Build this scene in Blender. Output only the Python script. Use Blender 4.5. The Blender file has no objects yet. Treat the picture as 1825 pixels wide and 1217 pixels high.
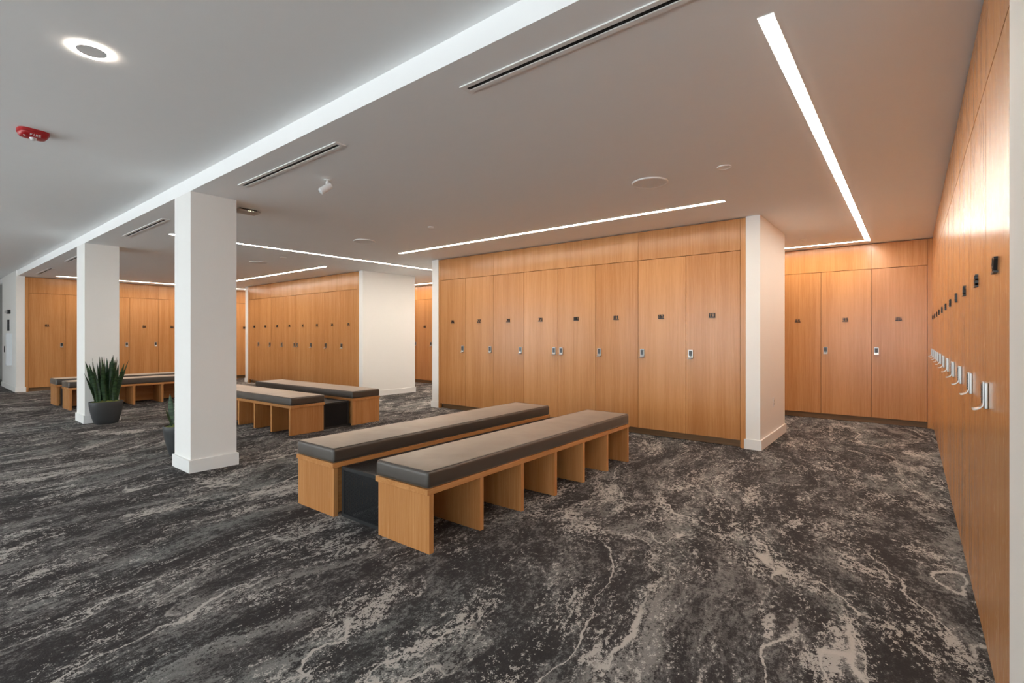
import bpy, bmesh, math, random
from mathutils import Vector, Matrix

random.seed(7)
SC = bpy.context.scene
COL = SC.collection
PI = math.pi
R = math.radians

# ------------------------------------------------------------------ camera
F_PX, W_PX, H_PX = 884.0, 1825.0, 1217.0
YAW = 38.83                      # degrees the lens is turned from +Y towards -X
EYE = 1.25
cam_d = bpy.data.cameras.new('camera')
cam = bpy.data.objects.new('camera', cam_d)
COL.objects.link(cam)
cam_d.sensor_fit = 'HORIZONTAL'
cam_d.sensor_width = 36.0
cam_d.lens = F_PX / W_PX * 36.0
cam_d.shift_y = (598.0 - H_PX / 2) / W_PX
cam_d.clip_start = 0.02
cam.location = (0, 0, EYE)
cam.rotation_euler = (R(90), 0, R(YAW))
SC.camera = cam

# ------------------------------------------------------------------ world, daylight, exposure
SC.view_settings.view_transform = 'Standard'
SC.view_settings.look = 'None'
SC.view_settings.gamma = 1.0
SC.view_settings.use_curve_mapping = False
SC.view_settings.exposure = 1.38
SC.cycles.use_denoising = True
SC.cycles.use_adaptive_sampling = True
SC.cycles.adaptive_threshold = 0.02
SC.cycles.max_bounces = 9
SC.cycles.diffuse_bounces = 6
SC.cycles.glossy_bounces = 4
SC.cycles.transparent_max_bounces = 12
SC.cycles.sample_clamp_indirect = 10.0
SKY = 3.15
STRIP = 18.5
STRIP_COL = (1.0, 0.895, 0.765, 1)
world = bpy.data.worlds.new('overcast_sky')
SC.world = world
world.use_nodes = True
bg = world.node_tree.nodes['Background']
bg.inputs['Color'].default_value = (0.94, 0.975, 1.0, 1)
bg.inputs['Strength'].default_value = SKY
ADDED_WINDOWS = [(-14.2, -11.2), (-10.2, -7.2), (-6.4, -3.4), (-2.6, 0.4), (1.0, 3.6)]  # invented openings out of view, added for daylight on fascia and columns
WIN_Y, WIN_Z0, WIN_Z1 = -4.5, 0.35, 2.35
for i, (a, b) in enumerate(ADDED_WINDOWS):
    L = bpy.data.lights.new('daylight_portal', 'AREA')
    L.shape = 'RECTANGLE'; L.size = b - a; L.size_y = WIN_Z1 - WIN_Z0
    L.cycles.is_portal = True
    lo = bpy.data.objects.new('daylight_portal', L); COL.objects.link(lo)
    lo.location = ((a + b) / 2, WIN_Y - 0.02, (WIN_Z0 + WIN_Z1) / 2)
    lo.rotation_euler = (R(90), 0, R(180))      # faces +Y, into the room

# ------------------------------------------------------------------ material helpers
def new_mat(name):
    m = bpy.data.materials.new(name); m.use_nodes = True
    nt = m.node_tree
    return m, nt, nt.nodes['Principled BSDF']

class NT:
    """small helper that writes node maths in one line"""
    def __init__(s, nt): s.nt = nt
    def n(s, t, **kw):
        x = s.nt.nodes.new(t)
        for k, v in kw.items(): setattr(x, k, v)
        return x
    def put(s, sock, v):
        if isinstance(v, bpy.types.NodeSocket): s.nt.links.new(v, sock)
        else: sock.default_value = v
    def math(s, op, a, b=0.0, c=0.0, clamp=False):
        x = s.n('ShaderNodeMath', operation=op, use_clamp=clamp)
        s.put(x.inputs[0], a); s.put(x.inputs[1], b); s.put(x.inputs[2], c)
        return x.outputs[0]
    def step(s, v, lo, hi, o0=0.0, o1=1.0):
        x = s.n('ShaderNodeMapRange', interpolation_type='SMOOTHSTEP')
        s.put(x.inputs[0], v); s.put(x.inputs[1], lo); s.put(x.inputs[2], hi)
        s.put(x.inputs[3], o0); s.put(x.inputs[4], o1)
        return x.outputs[0]
    def noise(s, vec, scale, detail=2.0, rough=0.5, dist=0.0):
        x = s.n('ShaderNodeTexNoise')
        s.put(x.inputs['Vector'], vec); x.inputs['Scale'].default_value = scale
        x.inputs['Detail'].default_value = detail; x.inputs['Roughness'].default_value = rough
        x.inputs['Distortion'].default_value = dist
        return x
    def map(s, vec, loc=(0,0,0), rot=(0,0,0), scale=(1,1,1)):
        x = s.n('ShaderNodeMapping')
        s.put(x.inputs[0], vec)
        x.inputs[1].default_value = loc; x.inputs[2].default_value = rot; x.inputs[3].default_value = scale
        return x.outputs[0]
    def mix(s, fac, a, b, blend='MIX'):
        x = s.n('ShaderNodeMix', data_type='RGBA', blend_type=blend)
        s.put(x.inputs[0], fac); s.put(x.inputs[6], a); s.put(x.inputs[7], b)
        return x.outputs[2]
    def vadd(s, a, b):
        x = s.n('ShaderNodeVectorMath', operation='ADD')
        s.put(x.inputs[0], a); s.put(x.inputs[1], b)
        return x.outputs[0]
    def vscale(s, a, f):
        x = s.n('ShaderNodeVectorMath', operation='SCALE')
        s.put(x.inputs[0], a); s.put(x.inputs[3], f)
        return x.outputs[0]

def plain(name, col, rough=0.6, metal=0.0, bump=0.0, bscale=300, spec=0.5, var=0.03):
    m, nt, p = new_mat(name); h = NT(nt)
    tc = h.n('ShaderNodeTexCoord').outputs['Object']
    nz = h.noise(tc, 9.0, 3)
    c0 = tuple(max(0, c * (1 - var)) for c in col) + (1,)
    c1 = tuple(min(1, c * (1 + var)) for c in col) + (1,)
    h.put(p.inputs['Base Color'], h.mix(nz.outputs[0], c0, c1))
    p.inputs['Roughness'].default_value = rough
    p.inputs['Metallic'].default_value = metal
    p.inputs['Specular IOR Level'].default_value = spec
    if bump:
        b = h.n('ShaderNodeBump'); b.inputs['Strength'].default_value = bump; b.inputs['Distance'].default_value = 0.002
        h.put(b.inputs['Height'], h.noise(tc, bscale, 2).outputs[0]); h.put(p.inputs['Normal'], b.outputs[0])
    return m

def wood(name, axis, light=(0.595, 0.285, 0.106), dark=(0.445, 0.186, 0.058), rough=0.24):
    """straight rift-cut oak veneer, grain along one local axis, every piece offset at random"""
    m, nt, p = new_mat(name); h = NT(nt)
    tc = h.n('ShaderNodeTexCoord').outputs['Object']
    oi = h.n('ShaderNodeObjectInfo').outputs['Random']
    off = h.n('ShaderNodeCombineXYZ')
    for k in range(3): h.put(off.inputs[k], h.math('MULTIPLY', oi, 37.0 + 11 * k))
    v = h.vadd(tc, off.outputs[0])
    def st(cross, along):
        s = [cross] * 3; s[axis] = along
        return h.map(v, scale=tuple(s))
    warp = h.noise(st(2.0, 0.5), 1.0, 2)
    vw = h.vadd(st(1.0, 0.02), h.vscale(warp.outputs[1], 0.02))
    broad = h.noise(st(9.0, 0.35), 1.0, 3, 0.6).outputs[0]
    lines = h.noise(vw, 75.0, 4, 0.62).outputs[0]
    fine = h.noise(st(420.0, 9.0), 1.0, 2, 0.6).outputs[0]
    t = h.math('ADD', h.math('MULTIPLY', broad, 0.45), h.math('MULTIPLY', lines, 0.42))
    t = h.math('ADD', t, h.math('MULTIPLY', fine, 0.22))
    t = h.math('ADD', t, h.math('MULTIPLY', h.math('SUBTRACT', oi, 0.5), 0.10))
    t = h.step(t, 0.36, 0.72)
    c = h.mix(t, dark + (1,), light + (1,))
    h.put(p.inputs['Base Color'], c)
    h.put(p.inputs['Roughness'], h.math('ADD', rough - 0.05, h.math('MULTIPLY', fine, 0.12)))
    b = h.n('ShaderNodeBump'); b.inputs['Strength'].default_value = 0.12; b.inputs['Distance'].default_value = 0.0006
    h.put(b.inputs['Height'], h.math('ADD', fine, lines)); h.put(p.inputs['Normal'], b.outputs[0])
    return m

def carpet_mat():
    m, nt, p = new_mat('patterned_carpet'); h = NT(nt)
    pos = h.n('ShaderNodeTexCoord').outputs['Object']
    rot = h.map(pos, rot=(0, 0, R(-13)))                     # pattern runs a little askew to the room
    def warp(v, src, scale, amp, det=2):
        w = h.noise(src, scale, det, 0.55).outputs[1]
        return h.vadd(v, h.vscale(h.vadd(w, (-0.5, -0.5, -0.5)), amp))
    wv = warp(rot, rot, 0.40, 1.1, 1)
    wv = warp(wv, h.map(rot, scale=(1, .6, 1)), 2.6, 0.17, 2)
    wv = warp(wv, h.map(rot, scale=(1, .7, 1)), 9.0, 0.075, 3)
    wv = warp(wv, rot, 45.0, 0.016, 2)
    st = h.map(wv, scale=(1.0, 0.35, 1.0))
    # tuft-sized grain
    g1 = h.noise(rot, 150.0, 1, 0.6).outputs[0]
    g2 = h.noise(h.map(rot, scale=(1.0, 0.6, 1.0)), 55.0, 2, 0.65).outputs[0]
    g3 = h.noise(h.map(wv, scale=(1.0, 0.42, 1.0)), 24.0, 3, 0.7).outputs[0]
    grain = h.math('ADD', h.math('MULTIPLY', h.math('SUBTRACT', g1, 0.5), 0.7), h.math('MULTIPLY', h.math('SUBTRACT', g2, 0.5), 1.0))
    grain = h.math('ADD', grain, h.math('MULTIPLY', h.math('SUBTRACT', g3, 0.5), 0.8))
    # clouds from charcoal to grey
    cl = h.noise(st, 4.2, 7, 0.80).outputs[0]
    t = h.math('ADD', cl, h.math('MULTIPLY', grain, 0.42))
    ramp = h.n('ShaderNodeValToRGB'); h.put(ramp.inputs[0], t)
    cr = ramp.color_ramp
    cr.elements[0].position = 0.38; cr.elements[0].color = (0.040, 0.0362, 0.0366, 1)
    cr.elements[1].position = 0.78; cr.elements[1].color = (0.25, 0.235, 0.22, 1)
    for ps, c in ((0.49, (0.058, 0.0535, 0.0535, 1)), (0.54, (0.114, 0.109, 0.107, 1)), (0.62, (0.188, 0.181, 0.176, 1))):
        e = cr.elements.new(ps); e.color = c
    base = ramp.outputs[0]
    # grey drifts with one sharp edge
    dr = h.noise(h.map(st, loc=(7.3, 2.1, 0)), 0.95, 3, 0.5).outputs[0]
    drg = h.math('ADD', dr, h.math('MULTIPLY', grain, 0.05))
    drift = h.math('MULTIPLY', h.step(drg, 0.535, 0.545), h.step(drg, 0.545, 0.605, 1.0, 0.0))
    drift = h.math('MULTIPLY', drift, h.step(h.math('ADD', cl, h.math('MULTIPLY', grain, 0.8)), 0.34, 0.54))
    base = h.mix(h.math('MULTIPLY', drift, 0.78), base, (0.255, 0.245, 0.234, 1))
    tint = h.noise(st, 1.2, 2).outputs[0]
    base = h.mix(h.step(tint, 0.48, 0.66, 0, 0.6), base, h.mix(1.0, base, (0.86, 0.98, 1.0, 1), 'MULTIPLY'))
    # thin pale veins, broken up
    def vein(src, level, width, lo, hi, seed):
        d = h.math('ABSOLUTE', h.math('SUBTRACT', src, level))
        d = h.math('ADD', d, h.math('MULTIPLY', grain, width * 3.0))
        mask = h.noise(h.map(st, loc=(seed, 1.7 * seed, 0)), 1.6, 2).outputs[0]
        return h.math('MULTIPLY', h.step(d, width * 0.6, width, 1.0, 0.0), h.step(mask, lo, hi))
    v1 = vein(dr, 0.537, 0.0028, 0.50, 0.57, 3.1)
    dr2 = h.noise(h.map(st, loc=(-4.1, 9.2, 0)), 1.15, 3, 0.5).outputs[0]
    v2 = vein(dr2, 0.50, 0.0030, 0.53, 0.59, 11.7)
    veins = h.math('MAXIMUM', v1, v2)
    # clusters of pale flecks, thicker beside the veins
    cm = h.noise(h.map(st, loc=(1.9, -6.4, 0)), 5.0, 5, 0.70).outputs[0]
    near = h.step(h.math('ABSOLUTE', h.math('SUBTRACT', dr2, 0.50)), 0.0, 0.05, 0.06, 0.0)
    near = h.math('ADD', near, h.step(h.math('ABSOLUTE', h.math('SUBTRACT', dr, 0.535)), 0.0, 0.05, 0.06, 0.0))
    fl = h.math('ADD', h.math('ADD', h.math('SUBTRACT', cm, 0.5), near), h.math('MULTIPLY', grain, 0.72))
    flecks = h.step(fl, 0.135, 0.175)
    pale = (0.50, 0.47, 0.44, 1)
    base = h.mix(h.math('MULTIPLY', flecks, 0.80), base, pale)
    base = h.mix(h.math('MULTIPLY', veins, 0.92), base, pale)
    h.put(p.inputs['Base Color'], base)
    p.inputs['Roughness'].default_value = 0.95
    p.inputs['Specular IOR Level'].default_value = 0.1
    b = h.n('ShaderNodeBump'); b.inputs['Strength'].default_value = 0.4; b.inputs['Distance'].default_value = 0.004
    h.put(b.inputs['Height'], g1); h.put(p.inputs['Normal'], b.outputs[0])
    return m

def emit_mat(name, col, strength):
    m, nt, p = new_mat(name); h = NT(nt)
    p.inputs['Base Color'].default_value = (0.8, 0.8, 0.8, 1)
    p.inputs['Emission Color'].default_value = col
    p.inputs['Emission Strength'].default_value = strength
    return m

def mesh_mat():
    """black woven wire mesh: fine open cells"""
    m, nt, p = new_mat('black_wire_mesh'); h = NT(nt)
    tc = h.n('ShaderNodeTexCoord').outputs['Object']
    sp = h.n('ShaderNodeSeparateXYZ'); h.put(sp.inputs[0], tc)
    k = 2 * PI / 0.009
    def sn(o, ph): return h.math('ABSOLUTE', h.math('SINE', h.math('MULTIPLY', o, k / 2)))
    a = h.math('ADD', sp.outputs[0], sp.outputs[2]); b_ = h.math('ADD', sp.outputs[1], sp.outputs[2])
    hole = h.math('MULTIPLY', h.step(sn(a, 0), 0.55, 0.75), h.step(sn(b_, 0), 0.55, 0.75))
    p.inputs['Base Color'].default_value = (0.012, 0.012, 0.013, 1)
    p.inputs['Roughness'].default_value = 0.5
    p.inputs['Specular IOR Level'].default_value = 0.3
    tr = h.n('ShaderNodeBsdfTransparent'); mx = h.n('ShaderNodeMixShader')
    h.put(mx.inputs[0], hole); nt.links.new(p.outputs[0], mx.inputs[1]); nt.links.new(tr.outputs[0], mx.inputs[2])
    nt.links.new(mx.outputs[0], nt.nodes['Material Output'].inputs[0])
    return m

def glass_mat():
    m, nt, p = new_mat('window_glass'); h = NT(nt)
    tr = h.n('ShaderNodeBsdfTransparent'); tr.inputs[0].default_value = (0.95, 0.97, 0.97, 1)
    gl = h.n('ShaderNodeBsdfGlossy'); gl.inputs['Roughness'].default_value = 0.02
    mx = h.n('ShaderNodeMixShader'); mx.inputs[0].default_value = 0.06
    nt.links.new(tr.outputs[0], mx.inputs[1]); nt.links.new(gl.outputs[0], mx.inputs[2])
    nt.links.new(mx.outputs[0], nt.nodes['Material Output'].inputs[0])
    return m

def leather_mat():
    m, nt, p = new_mat('brown_vinyl'); h = NT(nt)
    tc = h.n('ShaderNodeTexCoord').outputs['Object']
    n1 = h.noise(tc, 3.5, 4, 0.6).outputs[0]
    h.put(p.inputs['Base Color'], h.mix(n1, (0.020, 0.0165, 0.0145, 1), (0.030, 0.0245, 0.0210, 1)))
    h.put(p.inputs['Roughness'], h.step(n1, 0.2, 0.8, 0.46, 0.58))
    p.inputs['Specular IOR Level'].default_value = 0.8
    p.inputs['Coat Weight'].default_value = 1.0
    p.inputs['Coat IOR'].default_value = 1.5
    p.inputs['Sheen Weight'].default_value = 0.46
    p.inputs['Sheen Roughness'].default_value = 0.35
    p.inputs['Sheen Tint'].default_value = (1.0, 0.80, 0.62, 1)
    h.put(p.inputs['Coat Roughness'], h.step(n1, 0.2, 0.8, 0.42, 0.55))
    p.inputs['Coat Tint'].default_value = (1.0, 0.92, 0.84, 1)
    b = h.n('ShaderNodeBump'); b.inputs['Strength'].default_value = 0.15; b.inputs['Distance'].default_value = 0.001
    v = h.n('ShaderNodeTexVoronoi'); v.inputs['Scale'].default_value = 420; h.put(v.inputs['Vector'], tc)
    n2 = h.noise(tc, 5.0, 2).outputs[0]
    h.put(b.inputs['Height'], h.math('ADD', v.outputs[0], h.math('MULTIPLY', n2, 6.0))); h.put(p.inputs['Normal'], b.outputs[0])
    return m

def leaf_mat():
    m, nt, p = new_mat('snake_plant_leaf'); h = NT(nt)
    tc = h.n('ShaderNodeTexCoord').outputs['Object']
    oi = h.n('ShaderNodeObjectInfo').outputs['Random']
    off = h.n('ShaderNodeCombineXYZ'); h.put(off.inputs[2], h.math('MULTIPLY', oi, 9.0))
    nz = h.noise(h.map(h.vadd(tc, off.outputs[0]), scale=(6, 6, 40)), 1.0, 3, 0.6, 0.6).outputs[0]
    c = h.mix(h.step(nz, 0.40, 0.62), (0.010, 0.030, 0.012, 1), (0.040, 0.085, 0.030, 1))
    h.put(p.inputs['Base Color'], c); p.inputs['Roughness'].default_value = 0.35
    return m

def moss_mat():
    m, nt, p = new_mat('green_moss'); h = NT(nt)
    tc = h.n('ShaderNodeTexCoord').outputs['Object']
    nz = h.noise(tc, 60.0, 4, 0.7).outputs[0]
    h.put(p.inputs['Base Color'], h.mix(nz, (0.05, 0.07, 0.015, 1), (0.22, 0.24, 0.06, 1)))
    p.inputs['Roughness'].default_value = 0.9
    return m

M = dict(
    floor=carpet_mat(),
    wall=plain('white_wall_paint', (0.86, 0.845, 0.82), 0.75, var=0.008, bump=0.05, bscale=180),
    ceil=plain('ceiling_paint', (0.93, 0.93, 0.93), 0.9, var=0.01, spec=0.2),
    base=plain('baseboard_paint', (0.87, 0.86, 0.84), 0.5, var=0.008),
    wood_v=wood('oak_veneer', 2),
    wood_l=wood('oak_veneer_lengthwise', 1),
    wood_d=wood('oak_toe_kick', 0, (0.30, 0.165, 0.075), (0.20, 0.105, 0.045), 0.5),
    inner=plain('locker_interior', (0.05, 0.028, 0.014), 0.9, spec=0.1),
    black=plain('black_letter_metal', (0.014, 0.014, 0.015), 0.38, spec=0.5),
    chrome=plain('satin_chrome', (0.42, 0.42, 0.41), 0.28, metal=1.0),
    key=plain('dark_keypad', (0.016, 0.016, 0.016), 0.3),
    keytop=plain('grey_key', (0.085, 0.085, 0.083), 0.4),
    leather=leather_mat(),
    piping=plain('vinyl_piping', (0.075, 0.06, 0.052), 0.5),
    blackmetal=plain('black_powder_coat', (0.014, 0.014, 0.015), 0.5),
    wmesh=mesh_mat(),
    pot=plain('charcoal_pot', (0.040, 0.042, 0.044), 0.5, var=0.08),
    leaf=leaf_mat(), moss=moss_mat(),
    strip=emit_mat('led_diffuser', STRIP_COL, STRIP),
    ring=emit_mat('led_ring', (1.0, 0.88, 0.74, 1), 26.0),
    metalw=plain('white_powder_coat', (0.88, 0.87, 0.86), 0.45, var=0.01),
    grille=plain('speaker_grille', (0.80, 0.79, 0.78), 0.7, bump=0.4, bscale=500),
    slotblk=plain('slot_shade_black', (0.012, 0.011, 0.011), 0.8),  # black stands in for the shade inside the air slots
    red=plain('red_plastic', (0.42, 0.012, 0.016), 0.35),
    whitep=plain('white_plastic', (0.82, 0.82, 0.82), 0.35, var=0.01),
    lens=plain('clear_lens', (0.75, 0.76, 0.77), 0.12),
    greyp=plain('grey_plastic', (0.55, 0.54, 0.52), 0.45),
    led=emit_mat('status_led', (1.0, 0.95, 0.6, 1), 1.5),
    glass=glass_mat(),
    cabinet=plain('cabinet_enamel', (0.74, 0.77, 0.80), 0.3, var=0.01),
    greywall=plain('grey_hall_paint', (0.42, 0.41, 0.40), 0.8, var=0.01),
)

# ------------------------------------------------------------------ mesh helpers
class MB:
    def __init__(s): s.v = []; s.f = []
    def add(s, vs, fs):
        o = len(s.v); s.v += [tuple(v) for v in vs]; s.f += [tuple(i + o for i in f) for f in fs]; return s
    def box(s, x0, x1, y0, y1, z0, z1):
        return s.add([(x0,y0,z0),(x1,y0,z0),(x1,y1,z0),(x0,y1,z0),(x0,y0,z1),(x1,y0,z1),(x1,y1,z1),(x0,y1,z1)],
                     [(0,3,2,1),(4,5,6,7),(0,1,5,4),(1,2,6,5),(2,3,7,6),(3,0,4,7)])
    def loft(s, rings, cap=True):
        n = len(rings[0]); vs = [p for r in rings for p in r]; fs = []
        for i in range(len(rings) - 1):
            for j in range(n):
                k = (j + 1) % n
                fs.append((i*n+j, i*n+k, (i+1)*n+k, (i+1)*n+j))
        if cap:
            fs.append(tuple(range(n - 1, -1, -1))); fs.append(tuple((len(rings)-1)*n + j for j in range(n)))
        return s.add(vs, fs)
    def cyl(s, c, r, z0, z1, n=32, r2=None):
        r2 = r if r2 is None else r2
        ring = lambda rr, z: [(c[0]+rr*math.cos(2*PI*k/n), c[1]+rr*math.sin(2*PI*k/n), z) for k in range(n)]
        return s.loft([ring(r, z0), ring(r2, z1)])
    def lathe(s, prof, c=(0,0,0), n=32, cap=True):
        return s.loft([[(c[0]+r*math.cos(2*PI*k/n), c[1]+r*math.sin(2*PI*k/n), c[2]+z) for k in range(n)] for r, z in prof], cap)
    def tube(s, pts, r, n=8, closed=False):
        pts = [Vector(p) for p in pts]; rings = []; m = len(pts)
        for i, p in enumerate(pts):
            a = pts[i-1] if (i > 0 or closed) else p
            b = pts[(i+1) % m] if (i < m-1 or closed) else p
            t = (b - a).normalized()
            u = t.cross(Vector((0,0,1)))
            u = Vector((1,0,0)) if u.length < 1e-4 else u.normalized()
            w = t.cross(u)
            rings.append([tuple(p + u*r*math.cos(2*PI*k/n) + w*r*math.sin(2*PI*k/n)) for k in range(n)])
        if closed: rings.append(rings[0])
        return s.loft(rings, cap=not closed)
    def seg2(s, a, b, t, y0, y1, sq=True):
        """flat stroke in the local XZ plane from a to b, thickness t, depth y0..y1"""
        d = Vector((b[0]-a[0], b[1]-a[1])); d.normalize(); e = d * (t/2 if sq else 0); n = Vector((-d.y, d.x)) * t/2
        q = [Vector(a)-e-n, Vector(b)+e-n, Vector(b)+e+n, Vector(a)-e+n]
        return s.add([(p.x, y0, p.y) for p in q] + [(p.x, y1, p.y) for p in q],
                     [(0,1,2,3),(7,6,5,4),(0,4,5,1),(1,5,6,2),(2,6,7,3),(3,7,4,0)])
    def mesh(s, name, mat, smooth=False, bevel=0.0, segs=2):
        me = bpy.data.meshes.new(name); me.from_pydata(s.v, [], s.f); me.update()
        bm = bmesh.new(); bm.from_mesh(me)
        bmesh.ops.recalc_face_normals(bm, faces=bm.faces[:])
        if bevel:
            bmesh.ops.bevel(bm, geom=bm.edges[:], offset=bevel, segments=segs, affect='EDGES', profile=0.5, clamp_overlap=True)
        if smooth:
            for f in bm.faces: f.smooth = True
            for e in bm.edges:
                if len(e.link_faces) == 2 and e.calc_face_angle(0) > R(38): e.smooth = False
        bm.to_mesh(me); bm.free()
        me.materials.append(mat)
        return me
    def build(s, name, mat, parent=None, smooth=False, bevel=0.0, segs=2, loc=None, rz=0.0):
        return link(name, s.mesh(name, mat, smooth, bevel, segs), parent, loc, rz)

def link(name, me, parent=None, loc=None, rz=0.0):
    o = bpy.data.objects.new(name, me); COL.objects.link(o)
    if parent is not None: o.parent = parent
    if loc is not None: o.location = loc
    if rz: o.rotation_euler = (0, 0, rz)
    return o
def empty(name, loc, rz=0.0):
    o = bpy.data.objects.new(name, None); COL.objects.link(o); o.empty_display_size = 0.1
    o.location = loc; o.rotation_euler = (0, 0, rz); return o
def tag(o, label, cat, group=None):
    o['label'] = label; o['category'] = cat
    if group: o['group'] = group
    return o
def struct(o, label=None):
    o['kind'] = 'structure'
    if label: o['label'] = label
    return o
def box(name, mat, x0, x1, y0, y1, z0, z1, parent=None, bevel=0.0):
    """box whose origin sits at its bottom centre"""
    cx, cy = (x0+x1)/2, (y0+y1)/2
    return MB().box(x0-cx, x1-cx, y0-cy, y1-cy, 0, z1-z0).build(name, mat, parent, bevel=bevel, loc=(cx, cy, z0))

# ------------------------------------------------------------------ room shell
ZC, ZU = 2.565, 2.688            # lower and upper ceiling
YB = 1.68                        # plane of the drop between them, and of the columns
XL, XR = -18.3, 4.0
YF, YK = -4.5, 8.72              # wall of the added windows, face of the back lockers
XE = -15.33                      # face of the end lockers
XW = 0.220                       # face of the right hand lockers

struct(MB().add([(XL-.2,YF-.2,0),(XR+.2,YF-.2,0),(XR+.2,YK+.9,0),(XL-.2,YK+.9,0)], [(0,1,2,3)]).build('floor', M['floor']),
       'dark grey carpet with pale marbled veins and flecks')
lowc = struct(box('ceiling', M['ceil'], XL-.2, XR+.2, YB, YK+.9, ZC, ZU+.25), 'lower flat grey-white ceiling with a bright front edge')
upc = struct(box('ceiling', M['ceil'], XL-.2, XR+.2, YF-.2, YB, ZU, ZU+.25), 'raised flat ceiling over the aisle')
struct(box('wall_back', M['wall'], XL-.2, XR+.2, YK+.66, YK+.9, 0, ZC))
# end wall with its pier
struct(box('wall_left', M['greywall'], XL-.2, XL, YF, YK+.66, 0, ZU), 'grey far hall wall beyond the white pier')
pier = struct(box('wall_pier', M['wall'], -17.6, -15.34, YB-.02, 1.80, 0, ZU), 'white pier at the far end of the aisle')
def baseboard(parent_name, pts, h=0.11, t=0.016, label=None):
    """skirting run along a list of floor points; outward is to the right of the walk"""
    mb = MB()
    for a, b in zip(pts[:-1], pts[1:]):
        a = Vector(a); b = Vector(b); d = (b - a).normalized(); n = Vector((d.y, -d.x)) * t
        q = [a - d*0, b + d*0, b + n + d*t, a + n - d*t]
        mb.add([(p.x,p.y,0) for p in q] + [(p.x,p.y,h) for p in q], [(0,3,2,1),(4,5,6,7),(0,1,5,4),(1,2,6,5),(2,3,7,6),(3,0,4,7)])
    o = mb.build(parent_name, M['base']); struct(o, label); return o
baseboard('baseboard_pier', [(-17.6, YB-.02), (-15.34, YB-.02), (-15.34, 1.80)])
baseboard('baseboard_left', [(XL, YF), (XL, YK)][::-1])
# wall that ends beside the right hand lockers, and the aisle's other walls
struct(box('wall_right', M['wall'], XW-.004, XR+.2, YB-.01, 1.972, 0, ZC), 'white wall end beside the nearest locker')
struct(box('wall_side', M['wall'], XR, XR+.2, YF, YB-.01, 0, ZU))
struct(box('wall_locker_rear', M['wall'], XW+.64, XW+.84, 1.972, YK+.66, 0, ZC))
def window_wall():
    z1 = ZU
    xs = [XL-.2] + [v for w in ADDED_WINDOWS for v in w] + [XR+.2]
    mb = MB()
    for k in range(0, len(xs), 2): mb.box(xs[k], xs[k+1], WIN_Y-.2, WIN_Y, 0, z1)
    for a, b in ADDED_WINDOWS:
        mb.box(a, b, WIN_Y-.2, WIN_Y, 0, WIN_Z0); mb.box(a, b, WIN_Y-.2, WIN_Y, WIN_Z1, z1)
    struct(mb.build('wall_front', M['wall']), 'unseen white wall with added windows behind the aisle')
    for i, (a, b) in enumerate(ADDED_WINDOWS):
        t = .05; y0, y1 = WIN_Y-.13, WIN_Y-.07
        fr = MB().box(a, b, y0, y1, WIN_Z0, WIN_Z0+t).box(a, b, y0, y1, WIN_Z1-t, WIN_Z1).box(a, a+t, y0, y1, WIN_Z0+t, WIN_Z1-t).box(b-t, b, y0, y1, WIN_Z0+t, WIN_Z1-t)
        o = struct(fr.build('window_%d' % (i+1), M['blackmetal']))  # added frame, never in view; its opening only admits daylight
        MB().box(a+t, b-t, WIN_Y-.104, WIN_Y-.098, WIN_Z0+t, WIN_Z1-t).build('pane', M['glass'], o)
window_wall()

# ------------------------------------------------------------------ lockers
LOCK_Z = 1.03
SEGS = dict(a=((0,1),(1,1)), b=((1,1),(1,.5)), c=((1,.5),(1,0)), d=((0,0),(1,0)), e=((0,.5),(0,0)), f=((0,1),(0,.5)), g=((0,.5),(1,.5)))
DIG = {'0':'abcdef','2':'abged','3':'abcdg','5':'afgcd','6':'afgedc','8':'abcdefg','9':'abcdfg'}
_num = {}
def number_mesh(txt):
    if txt in _num: return _num[txt]
    mb = MB(); w, hgt, t, gap = 0.0235, 0.037, 0.0066, 0.0135
    tot = len(txt)*w + (len(txt)-1)*gap; y0, y1 = -0.010, 0.0
    for i, ch in enumerate(txt):
        ox = -tot/2 + i*(w+gap); oz = -0.012
        pt = lambda p: (ox + p[0]*w, oz + p[1]*hgt)
        if ch == '1':
            mb.seg2(pt((.62,0)), pt((.62,1)), t, y0, y1); mb.seg2(pt((.62,1)), pt((.25,.82)), t, y0, y1)
        elif ch == '4':
            mb.seg2(pt((.72,0)), pt((.72,1)), t, y0, y1); mb.seg2(pt((.72,1)), pt((0,.32)), t, y0, y1); mb.seg2(pt((0,.30)), pt((1.05,.30)), t, y0, y1)
        elif ch == '7':
            mb.seg2(pt((0,1)), pt((1,1)), t, y0, y1); mb.seg2(pt((1,1)), pt((.30,0)), t, y0, y1)
        else:
            for sname in DIG[ch]:
                a, b = SEGS[sname]; mb.seg2(pt(a), pt(b), t, y0, y1)
    mb.box(-tot/2-.007, tot/2+.007, y0-.001, y1, -0.0240, -0.0170)      # the bar the figures stand on
    _num[txt] = mb.mesh('number', M['black']); return _num[txt]

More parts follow.
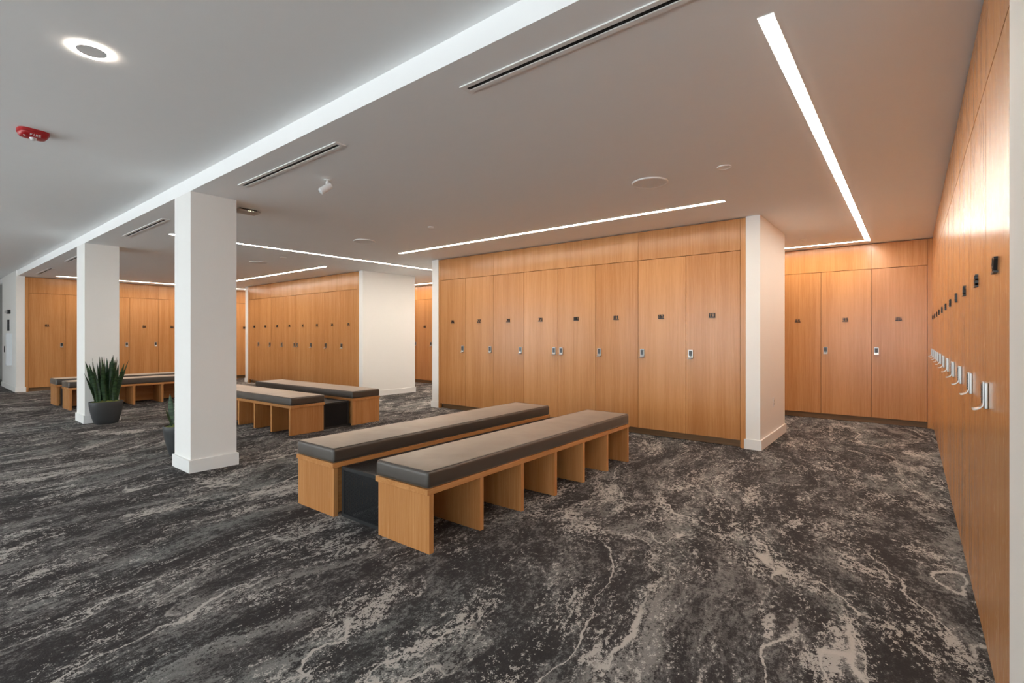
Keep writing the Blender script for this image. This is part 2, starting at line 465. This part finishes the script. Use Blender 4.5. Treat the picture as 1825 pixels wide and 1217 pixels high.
def lock_meshes():
    hous = MB().box(-.026, .026, -.011, 0, -.050, .048).mesh('housing', M['chrome'], bevel=.003)
    # pull: a plate that runs down the front and curls out into the room at the foot
    y = -.0115
    prof = [(y, .050), (y, -.026)]
    for k in range(1, 9):
        a = PI/2 * k/8 * 1.02
        prof.append((y - .030*(1-math.cos(a)), -.026 - .030*math.sin(a)))
    t = .004; mb = MB()
    rings = []
    for i, (yy, z) in enumerate(prof):
        a = prof[max(0, i-1)]; b = prof[min(len(prof)-1, i+1)]
        d = Vector((b[0]-a[0], b[1]-a[1])).normalized(); n = Vector((d.y, -d.x)) * t
        rings.append([(-.025, yy, z), (.025, yy, z), (.025, yy+n.x, z+n.y), (-.025, yy+n.x, z+n.y)])
    pull = mb.loft(rings).mesh('pull_handle', M['chrome'], smooth=True)
    f = y - t
    pad = MB().box(-.0190, .0190, f-.0016, f, -.020, .043).mesh('keypad', M['key'])
    km = MB()
    for r in range(5):
        for c in range(2):
            x = -.0165 + c*.0175; z = .033 - r*.0120
            km.box(x, x+.0155, f-.0028, f-.0016, z-.0028, z+.0032)
    keys = km.mesh('keys', M['keytop'])
    knob = MB().box(-.012, .012, f-.0022, f, -.0285, -.0225).mesh('latch_button', M['black'])
    return hous, pull, pad, keys, knob
LK = lock_meshes()

_door = {}
def locker_meshes(p):
    k = round(p, 4)
    if k not in _door:
        g = .0028
        door = MB().box(g, p-g, 0, .021, .085, 2.1965).mesh('door', M['wood_v'])
        c = .002
        cb = MB().box(c, p-c, .026, .60, .08, 2.2)
        _door[k] = (door, cb.mesh('carcass', M['inner']))
    return _door[k]

def locker(loc, rz, p, num, side, label, group):
    t = empty('locker', loc, rz)
    dm, cm = locker_meshes(p)
    link('carcass', cm, t)
    d = link('door', dm, t)
    link('number', number_mesh(num), d, (p/2, 0, 1.480))
    x = p - .060 if side == 'R' else .060
    lk = link('lock', LK[0], t, (x, 0, LOCK_Z))
    link('pull_handle', LK[1], lk); kp = link('keypad', LK[2], lk); link('keys', LK[3], lk); link('latch_button', LK[4], lk)
    tag(t, label, 'locker', group); return t

def surround(name, loc, rz, total, p, n, panels, left=.045, right=.055, label=None, deep=.60):
    """stiles, top panels and toe kick round a run of n lockers; local x=0 at the first seam"""
    root = empty(name, loc, rz); struct(root, label)
    def part(nm, mat, x0, x1, y0, y1, z0, z1, bev=.001):
        cx = (x0+x1)/2
        return MB().box(x0-cx, x1-cx, y0, y1, 0, z1-z0).build(nm, mat, root, loc=(cx, 0, z0))
    for a, b in panels:
        part('top_panel', M['wood_v'], a*p+.0015, b*p-.0015, 0, .021, 2.2025, ZC-.010)
    part('backing', M['inner'], -left, n*p+right, .052, .058, 2.201, ZC-.002)
    if left: part('side_stile', M['wood_v'], -left, -.0015, -.002, .05, 0, ZC-.010)
    if right: part('side_stile', M['wood_v'], n*p+.0015, n*p+right, -.002, .05, 0, ZC-.010)
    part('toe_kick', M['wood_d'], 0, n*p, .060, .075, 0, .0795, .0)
    return root

POS8 = ['leftmost', 'second from the left', 'third from the left', 'fourth from the left', 'fourth from the right', 'third from the right', 'second from the right', 'rightmost']
ORD = ['first', 'second', 'third', 'fourth', 'fifth', 'sixth', 'seventh', 'eighth', 'ninth', 'tenth', 'eleventh']
# near island, numbers 76 to 83
P1, X1 = 0.6072, -6.341
for k in range(8):
    n = 76 + k
    locker((X1 + k*P1, 5.90, 0), 0, P1, str(n), 'R' if k < 4 else 'L',
           'oak locker numbered %d, %s, in the bank behind the front benches' % (n, POS8[k]), 'lockers 76 to 83 behind the front benches')
surround('trim_1', (X1, 5.90, 0), 0, 0, P1, 8, [(0, 2), (2, 6), (6, 8)], .040, .056, 'oak panels framing lockers 76 to 83')
# far island, numbers 68 to 75
P2, X2 = 0.6160, -13.730
for k in range(8):
    locker((X2 + k*P2, 5.90, 0), 0, P2, str(68 + k), 'R' if k < 4 else 'L',
           '%s oak locker from the left in the far bank, behind the middle benches' % ORD[k], 'lockers in the far bank')
surround('trim_2', (X2, 5.90, 0), 0, 0, P2, 8, [(0, 2), (2, 4), (4, 8)], .060, .070, 'oak panels framing the far bank')
# back wall, 12 to 36
PK = 0.614; XK = 0.170 - 25*PK
for n in list(range(18, 23)) + list(range(32, 37)):
    k = n - 12
    lab = {36: 'oak locker numbered 36 on the back wall, rightmost in the corner', 35: 'oak locker numbered 35 on the back wall, between lockers 34 and 36',
           34: 'oak locker numbered 34 on the back wall, next to the white wall end', 33: 'oak locker numbered 33 on the back wall, just behind the white wall end',
           32: 'oak locker numbered 32 on the back wall, behind the near locker bank', 20: 'oak locker on the back wall seen in the gap between the two locker banks',
           21: 'oak back wall locker right of the one in the gap between banks', 22: 'oak back wall locker second right of the one in the gap between banks',
           19: 'oak back wall locker left of the one in the gap between banks', 18: 'oak back wall locker second left of the one in the gap between banks'}[n]
    locker((XK + k*PK, YK, 0), 0, PK, '%02d' % n, 'L' if n >= 30 else 'R', lab, 'lockers along the back wall')
surround('trim_3', (XK, YK, 0), 0, 0, PK, 25, [(0, 4), (4, 8), (8, 12), (12, 16), (16, 20), (20, 24), (24, 25)], .10, .049, 'oak panels framing the back wall lockers')
# end wall, 01 to 11
PE, YE = 0.6115, 1.858
for k in range(11):
    n = k + 1
    locker((XE, YE + k*PE, 0), PI/2, PE, '%02d' % n, 'R',
           'oak locker numbered %02d on the far end wall, %s from the white pier' % (n, ORD[k]), 'lockers along the far end wall')
surround('trim_4', (XE, YE, 0), PI/2, 0, PE, 11, [(0, 4), (4, 8), (8, 11)], .058, .13, 'oak panels framing the end wall lockers')
# right hand wall, 37 (far) to 47 (near)
PR = 0.6085; YR = 8.672
for k in range(11):
    n = 37 + k
    lab = ('glossy oak locker on the right wall nearest the viewer, beside the white wall end' if k == 10 else
           'glossy oak locker on the right wall, %s from the near white wall end' % ORD[10-k])
    locker((XW, YR - k*PR, 0), -PI/2, PR, str(n), 'L', lab, 'lockers along the right wall')
surround('trim_5', (XW, YR, 0), -PI/2, 0, PR, 11, [(0, 2), (2, 5), (5, 8), (8, 11)], .046, .006, 'oak panels framing the right wall lockers')

# islands: white end walls
def island(tagname, xa, xb, xc, xd, idx):
    for nm, a, b in (('wall_%s_left' % tagname, xa, xb), ('wall_%s_right' % tagname, xc, xd)):
        struct(box(nm, M['wall'], a, b, 5.895, 7.24, 0, ZC), 'white end wall of the %s locker bank' % tagname)
    struct(box('wall_%s_rear' % tagname, M['wall'], xb, xc, 7.20, 7.24, 0, ZC))
    baseboard('baseboard_%s_right' % tagname, [(xc+.002, 5.895), (xd, 5.895), (xd, 7.24)])
    baseboard('baseboard_%s_left' % tagname, [(xa, 7.24), (xa, 5.895), (xb-.002, 5.895)])
island('near', -6.542, -6.383, -1.426, -1.280, 1)
island('far', -13.95, -13.792, -8.730, -8.600, 2)
o = box('outlet_plate', M['whitep'], -1.280, -1.273, 6.535, 6.605, 0.395, 0.515, bevel=.002)
tag(o, 'white outlet cover plate low on the white end wall', 'outlet')
for z in (.030, .068):
    MB().box(.0036, .0052, -.017, .017, z, z+.026).build('socket', M['greyp'], o)

# ------------------------------------------------------------------ columns
def column(x0, x1, y0, y1, label):
    c = box('column', M['wall'], x0, x1, y0, y1, 0, ZC)
    hx, hy, t, h = (x1-x0)/2, (y1-y0)/2, .016, .115
    mb = MB()
    mb.box(-hx-t, hx+t, -hy-t, -hy, 0, h).box(-hx-t, hx+t, hy, hy+t, 0, h).box(-hx-t, -hx, -hy, hy, 0, h).box(hx, hx+t, -hy, hy, 0, h)
    mb.build('base_trim', M['base'], c)
    tag(c, label, 'column', 'white columns along the aisle')
column(-5.515, -5.105, YB+.001, 2.075, 'near white square column with baseboard, left of the front benches')
column(-9.62, -9.135, YB+.001, 2.075, 'far white square column behind the potted snake plant')

# ------------------------------------------------------------------ benches
LEN = 2.66
def bench_parts():
    w = .465; L2 = LEN/2; th = .034
    slab = MB().box(-w/2-.012, w/2, -L2-.014, L2+.014, .338, .372).mesh('seat_board', M['wood_l'], bevel=.0015, segs=1)
    # cushion: soft box with slightly crowned top
    nx, ny = 10, 40; cw, cl, r = w/2+.006, L2+.012, .022
    div = MB().box(-w/2, w/2, 0, th, 0, .338).mesh('divider', M['wood_v'], bevel=.001, segs=1)
    back = MB().box(-w/2+.012, -w/2+.030, -L2+th, L2-th, .02, .338).mesh('back_panel', M['wood_l'], bevel=.001, segs=1)
    bm = bmesh.new()
    bmesh.ops.create_cube(bm, size=1)
    for v in bm.verts: v.co = Vector((v.co.x*2*cw - .006, v.co.y*2*cl, .372 + (v.co.z+.5)*.100))
    bmesh.ops.subdivide_edges(bm, edges=[e for e in bm.edges if abs((e.verts[0].co-e.verts[1].co).y) > 1], cuts=13, use_grid_fill=True)
    bmesh.ops.bevel(bm, geom=[e for e in bm.edges if len(e.link_faces) == 2 and e.calc_face_angle(0) > 1], offset=r, segments=5, affect='EDGES', profile=.55)
    rnd = random.Random(3)
    for v in bm.verts:
        if v.co.z > .45:
            fx = 1 - (v.co.x / cw)**2; fy = 1 - (v.co.y / cl)**4
            v.co.z += .010 * max(0, fx) * max(0, fy)
    for f in bm.faces: f.smooth = True
    cus = bpy.data.meshes.new('cushion'); bm.to_mesh(cus); bm.free(); cus.materials.append(M['leather'])
    a, b, z, q = cw-.010, cl-.010, .470, .018
    pts = []
    for sx, sy, a0 in ((1,1,0),(-1,1,90),(-1,-1,180),(1,-1,270)):
        for k in range(4):
            an = R(a0 + 30*k); pts.append((sx*(a-q) + q*math.cos(an) - .006, sy*(b-q) + q*math.sin(an), z))
    pip = MB().tube(pts, .0028, 6, closed=True).mesh('piping', M['piping'], smooth=True)
    return slab, div, back, cus, pip, w, th
BP = bench_parts()
def bench(loc, rz, label):
    """open bays face local +x"""
    slab, div, back, cus, pip, w, th = BP
    t = empty('shoe_bench', loc, rz)
    link('seat_board', slab, t)
    for k in range(7): link('divider', div, t, (0, -LEN/2 + k*(LEN-th)/6, 0))
    link('back_panel', back, t)
    c = link('cushion', cus, t); link('piping', pip, c)
    tag(t, label, 'bench', 'cushioned oak shoe benches')
def pair(center, deg, gap, names):
    c = Vector((center[0], center[1], 0)); a = R(deg); ex = Vector((math.cos(a), math.sin(a), 0)); w = BP[5]
    off = gap/2 + w/2
    bench(c + ex*off, a, names[0]); bench(c - ex*off, a + PI, names[1])
    t = empty('mesh_box', c, a); g = gap/2 - .026; L = LEN/2 - .045; h = .345; b = .022
    fr = MB()
    for sx in (-1, 1):
        for sy in (-1, 1): fr.box(sx*g - b*(sx > 0), sx*g + b*(sx < 0), sy*L - b*(sy > 0), sy*L + b*(sy < 0), 0, h)
        for z in (0, h-b): fr.box(sx*g - b*(sx > 0), sx*g + b*(sx < 0), -L+b, L-b, z, z+b)
    for sy in (-1, 1):
        for z in (0, h-b): fr.box(-g+b, g-b, sy*L - b*(sy > 0), sy*L + b*(sy < 0), z, z+b)
    fr.build('frame', M['blackmetal'], t)
    e = .004
    MB().box(-g+b, g-b, -L+b, L-b, h-e-.003, h-.003).build('mesh_panel', M['wmesh'], t)
    for sy in (-1, 1): MB().box(-g+b, g-b, sy*(L-.006)-e/2, sy*(L-.006)+e/2, b, h-b).build('mesh_panel', M['wmesh'], t)
    for sx in (-1, 1): MB().box(sx*(g-.006)-e/2, sx*(g-.006)+e/2, -L+b, L-b, b, h-b).build('mesh_panel', M['wmesh'], t)
    tag(t, names[2], 'box', 'black mesh boxes between benches')
pair((-2.875, 3.225), 1.0, .492,
     ['front oak shoe bench with brown cushion and six open bays, nearest the viewer', 'oak shoe bench with brown cushion just behind the front bench',
      'black mesh box between the two front benches'])
pair((-7.377, 3.700), -87.3, .445,
     ['middle oak shoe bench with brown cushion beside the near column, open bays towards the aisle', 'middle oak shoe bench with brown cushion in front of the far locker bank',
      'black mesh box between the two middle benches'])
pair((-11.66, 3.13), 1.5, .43,
     ['far oak shoe bench behind the snake plant, open bays facing the viewer', 'farthest oak shoe bench, beside the end wall lockers',
      'black mesh box between the two farthest benches'])

# ------------------------------------------------------------------ planters
def planter(loc, label, seed, sx=.135, sy=.195, n_leaf=42, top=.70, spread=1.0):
    t = empty('potted_snake_plant', loc)
    N = 40; hh = .315
    def ring(fx, fy, z):
        out = []
        for k in range(N):
            a = 2*PI*k/N; c, s = math.cos(a), math.sin(a); e = 2/2.7
            out.append((sx*fx*math.copysign(abs(c)**e, c), sy*fy*math.copysign(abs(s)**e, s), z))
        return out
    prof = [(.66, .66, 0), (.70, .70, .008), (.82, .82, .09), (.93, .92, .18), (.99, .985, .26), (1, 1, hh-.004), (.99, .99, hh), (.94, .95, hh), (.925, .935, hh-.03)]
    MB().loft([ring(*q) for q in prof]).build('pot', M['pot'], t, smooth=True)
    rnd = random.Random(seed)
    mb = MB(); rings = [ring(.92, .93, hh-.028), ring(.88, .90, hh-.012), ring(.5, .5, hh+.006), ring(.1, .1, hh+.012)]
    rings = [[(x, y, z + rnd.uniform(-.005, .006)) for x, y, z in r] for r in rings]
    mb.loft(rings).build('moss', M['moss'], t, smooth=True)
    for i in range(n_leaf):
        u = rnd.uniform(-.80, .80); v = rnd.uniform(-.6, .6)
        bx, by = v*sx*.75, u*sy*.78
        L = top * rnd.uniform(.55, 1.0) * (1 - .22*abs(u)**2)
        lean = rnd.uniform(-.05, .05) + u*.22*spread; leanx = rnd.uniform(-.08, .08) + v*.08
        if i == 0: u, by, L, lean, leanx = -.8, -.12, top*(.62 if spread > .9 else .30), -.30, .02
        if i == 1: u, by, L, lean, leanx = .8, .12, top*.86, .22, .05
        wd = rnd.uniform(.019, .030) * (.55 if i == 0 and spread < .9 else 1); tw = rnd.uniform(-.9, .9); rg = []
        K = 8
        for k in range(K+1):
            f = k/K
            ww = wd * (0.62 + .75*f - .15*f*f if f < .55 else (1 - ((f-.55)/.45)**1.7)) * (1 if f < .55 else .985)
            ww = max(ww, .0012); th = max(.003*(1-f), .0008)
            cx = leanx*L*f**1.4; cy = lean*L*f**1.4; cz = L*f
            an = PI/2 + tw + .5*f*rnd.choice((1,)); ca, sa = math.cos(an), math.sin(an)
            fold = .25*ww
            loc2 = [(-ww, fold), (0, -th), (ww, fold), (0, th)]
            rg.append([(cx + a*ca - b*sa, cy + a*sa + b*ca, cz) for a, b in loc2])
        MB().loft(rg).build('leaf', M['leaf'], t, smooth=True, loc=(bx, by, hh-.02))
    tag(t, label, 'plant', 'snake plants in charcoal planters')
planter((-8.955, 1.885, 0), 'snake plant in a tapered charcoal planter beside the far column', 11)
planter((-5.97, 1.915, 0), 'snake plant in a charcoal planter mostly hidden behind the near column', 5, n_leaf=20, spread=.4)

# ------------------------------------------------------------------ ceiling lights
def strip_run(parent, pts):
    """one straight run of flush LED diffuser between two ceiling points"""
    (x0, y0), (x1, y1) = pts; hw = .029
    a = (min(x0, x1) - hw*(y0 != y1), max(x0, x1) + hw*(y0 != y1)); b = (min(y0, y1) - hw*(x0 != x1), max(y0, y1) + hw*(x0 != x1))
    cx, cy = (a[0]+a[1])/2, (b[0]+b[1])/2
    MB().box(a[0]-cx, a[1]-cx, b[0]-cy, b[1]-cy, 0, .004).build('diffuser', M['strip'], parent, loc=(cx - parent.location.x, cy - parent.location.y, -.003))
    e = .003
    MB().box(a[0]-cx-e, a[1]-cx+e, b[0]-cy-e, b[1]-cy+e, 0, .0028).build('frame', M['metalw'], parent, loc=(cx - parent.location.x, cy - parent.location.y, -.0022))
def linear_light(runs, label):
    t = empty('linear_light', (runs[0][0][0], runs[0][0][1], ZC - .0005))
    for r in runs: strip_run(t, r)
    tag(t, label, 'ceiling light', 'recessed linear ceiling lights')
YS = 8.40
linear_light([((-.467, 2.24), (-.467, YS-.029)), ((-.438, YS), (-14.70, YS)), ((-14.70, 2.22), (-14.70, YS-.029))],
             'long perimeter light line running beside the right, back and end walls')
linear_light([((-6.37, 5.06), (-1.42, 5.06))], 'straight light line in front of lockers 76 to 83')
linear_light([((-7.47, 2.22), (-7.47, YS-.05))], 'straight light line crossing the ceiling between the two locker banks')
linear_light([((-13.72, 5.12), (-8.68, 5.12))], 'straight light line in front of the far locker bank')

def ring_light(x, y, label):
    t = empty('ring_downlight', (x, y, ZU))
    N = 40; rg = lambda r, z: [(r*math.cos(2*PI*k/N), r*math.sin(2*PI*k/N), z) for k in range(N)]
    MB().loft([rg(.0625, -.005), rg(.084, -.005), rg(.084, -.001), rg(.0625, -.001), rg(.0625, -.005)], cap=False).build('ring_diffuser', M['ring'], t)
    MB().lathe([(.062, -.001), (.062, -.0054), (.0005, -.0054)], n=N, cap=True).build('centre_disc', M['metalw'], t)
    tag(t, label, 'ceiling light', 'ring downlights over the aisle')
ring_light(-3.222, .620, 'glowing ring downlight in the raised aisle ceiling')
for k, xx in enumerate((-7.9, -11.2, -14.5, -17.2)):  # extra lamps added outside the frame to brighten the far pier
    ring_light(xx, .62, 'added ring downlight out of view along the aisle, %s past the glowing one in view' % ORD[k])

# ------------------------------------------------------------------ air slots, speakers and small ceiling devices
def slot_diffuser(x0, x1, label):
    y0, y1 = 1.868, 1.948; cx, cy = (x0+x1)/2, (y0+y1)/2; hx, hy = (x1-x0)/2, (y1-y0)/2
    t = empty('slot_diffuser', (cx, cy, ZC)); f = .026; d = .007
    fr = MB().box(-hx, hx, -hy, -hy+f, -d, -.0005).box(-hx, hx, hy-f, hy, -d, -.0005).box(-hx, -hx+f, -hy+f, hy-f, -d, -.0005).box(hx-f, hx, -hy+f, hy-f, -d, -.0005)
    fr.build('frame', M['metalw'], t)
    MB().box(-hx+f, hx-f, -hy+f, hy-f, -.002, -.0005).build('slot', M['slotblk'], t)  # flat black sheet; the dark recess is only painted
    MB().box(-hx+f, hx-f, -.0025, .0005, -.006, -.002).build('blade', M['slotblk'], t)
    tag(t, label, 'air vent', 'ceiling air slots along the aisle edge')
slot_diffuser(-1.860, -.330, 'longest looking white ceiling air slot, nearest the viewer')
slot_diffuser(-4.570, -3.040, 'white ceiling air slot above and right of the near column')
slot_diffuser(-8.095, -6.550, 'white ceiling air slot between the near and far columns')
slot_diffuser(-11.62, -10.08, 'white ceiling air slot just left of the far column')
slot_diffuser(-14.55, -13.02, 'farthest ceiling air slot, near the white pier')

def round_dev(name, x, y, r, d, mat, label, cat, group, rim=True):
    t = empty(name, (x, y, ZC))
    MB().lathe([(r, -.0005), (r, -d*.6), (r*.965, -d), (r*.93, -d), (r*.925, -d*.75), (.001, -d*.75)], n=40).build('rim' if rim else 'cover', M['metalw'], t, smooth=True)
    if rim: MB().lathe([(r*.922, -d*.74), (r*.922, -d*.95), (.001, -d*.95)], n=40).build('grille', mat, t, smooth=True)
    tag(t, label, cat, group)
round_dev('ceiling_speaker', -1.745, 4.055, .150, .012, M['grille'], 'round white ceiling speaker in front of lockers 81 and 82', 'speaker', 'round ceiling speakers')
round_dev('ceiling_speaker', -5.915, 4.085, .150, .012, M['grille'], 'round white ceiling speaker left of the middle light line start', 'speaker', 'round ceiling speakers')
round_dev('ceiling_speaker', -9.10, 4.07, .150, .012, M['grille'], 'round white ceiling speaker above the middle benches, beside the near column', 'speaker', 'round ceiling speakers')
round_dev('sprinkler_cover', -1.135, 4.045, .052, .008, M['metalw'], 'small round ceiling cover right of the nearest speaker', 'sprinkler', 'flat sprinkler covers', False)
round_dev('sprinkler_cover', -8.215, 4.08, .050, .006, M['metalw'], 'small round ceiling cover above the middle benches', 'sprinkler', 'flat sprinkler covers', False)
round_dev('sprinkler_cover', -1.165, 7.81, .050, .006, M['metalw'], 'small round ceiling cover above locker 34', 'sprinkler', 'flat sprinkler covers', False)
round_dev('sprinkler_cover', -4.526, 4.06, .036, .010, M['metalw'], 'tiny round ceiling cover just above the straight light line', 'sprinkler', 'flat sprinkler covers', False)

def spot_camera():
    t = empty('security_camera', (-3.84, 2.285, ZC))
    MB().lathe([(.026, -.0005), (.026, -.006), (.010, -.009), (.010, -.022)], n=24).build('mount', M['whitep'], t, smooth=True)
    MB().lathe([(.003, .016), (.012, .011), (.0165, 0), (.012, -.011), (.003, -.016)], n=20).build('ball_joint', M['whitep'], t, smooth=True, loc=(0, 0, -.032))
    b = MB().lathe([(.004, -.060), (.020, -.059), (.0275, -.052), (.0295, -.02), (.0295, .035), (.028, .050), (.024, .052)], n=28).build('body', M['whitep'], t, smooth=True)
    ln = MB().lathe([(.023, .0515), (.021, .055), (.012, .0575), (.001, .058)], n=24).build('lens', M['lens'], b, smooth=True)
    d = Vector((-.25, -.75, -.62)).normalized()
    b.rotation_euler = d.to_track_quat('Z', 'Y').to_euler()
    b.location = (-.012, -.010, -.075)
    MB().tube([(0, 0, -.04), (-.006, -.004, -.055)], .007, 10).build('neck', M['whitep'], t, smooth=True)
    tag(t, 'small white bullet camera hanging under the lower ceiling', 'camera')
spot_camera()

def detector():
    t = empty('ceiling_sensor', (-5.42, 2.30, ZC))
    MB().box(-.055, .055, -.085, .085, -.012, -.0005).build('mount_plate', M['blackmetal'], t)
    o = MB().box(-.075, .075, -.115, .115, -.034, -.012).build('cover', M['greyp'], t, bevel=.010, segs=3, smooth=True)
    for y in (-.01, .006, .035): MB().box(.0745, .0765, y, y+.005, -.025, -.020).build('indicator', M['led'], o)
    tag(t, 'flat grey rounded sensor on the ceiling beside the near column', 'sensor')
detector()

LET = {'F': [((0,0),(0,1)), ((0,1),(1,1)), ((0,.52),(.8,.52))], 'I': [((.5,0),(.5,1))],
       'R': [((0,0),(0,1)), ((0,1),(.9,1)), ((.9,1),(.9,.5)), ((.9,.5),(0,.5)), ((.35,.5),(1,0))],
       'E': [((0,0),(0,1)), ((0,1),(1,1)), ((0,.5),(.85,.5)), ((0,0),(1,0))]}
def fire_alarm():
    t = empty('fire_alarm', (-4.815, .606, ZU)); t.rotation_euler = (0, 0, R(6))
    N = 48
    def ring(sx, sy, z, p=3.6):
        e = 2/p
        return [(sx*math.copysign(abs(math.cos(2*PI*k/N))**e, math.cos(2*PI*k/N)), sy*math.copysign(abs(math.sin(2*PI*k/N))**e, math.sin(2*PI*k/N)), z) for k in range(N)]
    MB().loft([ring(.066, .083, -.0005), ring(.066, .083, -.020), ring(.063, .080, -.022)]).build('base', M['red'], t, smooth=True)
    MB().loft([ring(.061, .078, -.0225), ring(.060, .077, -.032), ring(.050, .067, -.046), ring(.045, .062, -.048)]).build('housing', M['red'], t, smooth=True)
    st = MB().lathe([(.020, -.048), (.019, -.056), (.012, -.064), (.001, -.066)], n=24).build('strobe', M['lens'], t, smooth=True)
    for k in range(4):
        MB().box(-.003, .003, .012, .019, -.060, -.048).build('reflector', M['chrome'], st, rz=PI/2*k)
    # lettering stands on the sloping side that faces the room
    mb = MB(); hgt, w, gap = .013, .0085, .0065; txt = 'FIRE'; tot = 4*w + 3*gap
    for i, ch in enumerate(txt):
        for a, b in LET[ch]:
            ox = -tot/2 + i*(w+gap)
            mb.seg2((ox + a[0]*w, a[1]*hgt), (ox + b[0]*w, b[1]*hgt), .0026, -.0008, .0012)
    lt = mb.build('lettering', M['whitep'], t)
    # local x -> +y of the alarm, local z (letter up) -> up the slope, local -y -> outward
    up = Vector((.0105, 0, .0140)).normalized(); rt = Vector((0, 1, 0)); out = rt.cross(up)
    if out.x < 0: out = -out
    m = Matrix((rt, -out, up)).transposed().to_4x4(); m.translation = Vector((.0500, 0, -.0462)) + out*.0008
    lt.matrix_local = m
    MB().lathe([(.006, -.046), (.006, -.052), (.001, -.053)], n=12).build('test_button', M['whitep'], t, loc=(.03, -.052, 0))
    tag(t, 'red ceiling fire alarm with clear strobe, lettered FIRE', 'fire alarm')
fire_alarm()

# ------------------------------------------------------------------ things on the far pier
YP = YB - .02
c = box('extinguisher_cabinet', M['cabinet'], -16.22, -15.96, YP-.090, YP, .57, 1.30, bevel=.004)
tag(c, 'white wall cabinet with black latch on the far pier', 'cabinet')
MB().box(-.10, .11, -.047, -.045, .03, .70).build('cabinet_door', M['whitep'], c)
MB().box(-.11, -.085, -.060, -.047, .30, .44).build('latch', M['blackmetal'], c)
s = box('wall_sign', M['blackmetal'], -16.50, -16.36, YP-.025, YP, 1.36, 1.62, bevel=.002)
tag(s, 'narrow black sign plate above the white cabinet', 'sign')
e = empty('wall_strobe', (-16.27, YP, 1.80))
MB().box(-.10, .10, -.05, 0, -.045, .045).build('housing', M['blackmetal'], e, bevel=.006)
MB().box(-.085, -.025, -.085, -.05, -.03, .03).build('lamp_head', M['greyp'], e, bevel=.008)
MB().box(.025, .085, -.085, -.05, -.03, .03).build('lamp_head', M['greyp'], e, bevel=.008)
tag(e, 'small black twin-headed fixture high on the far pier', 'emergency light')
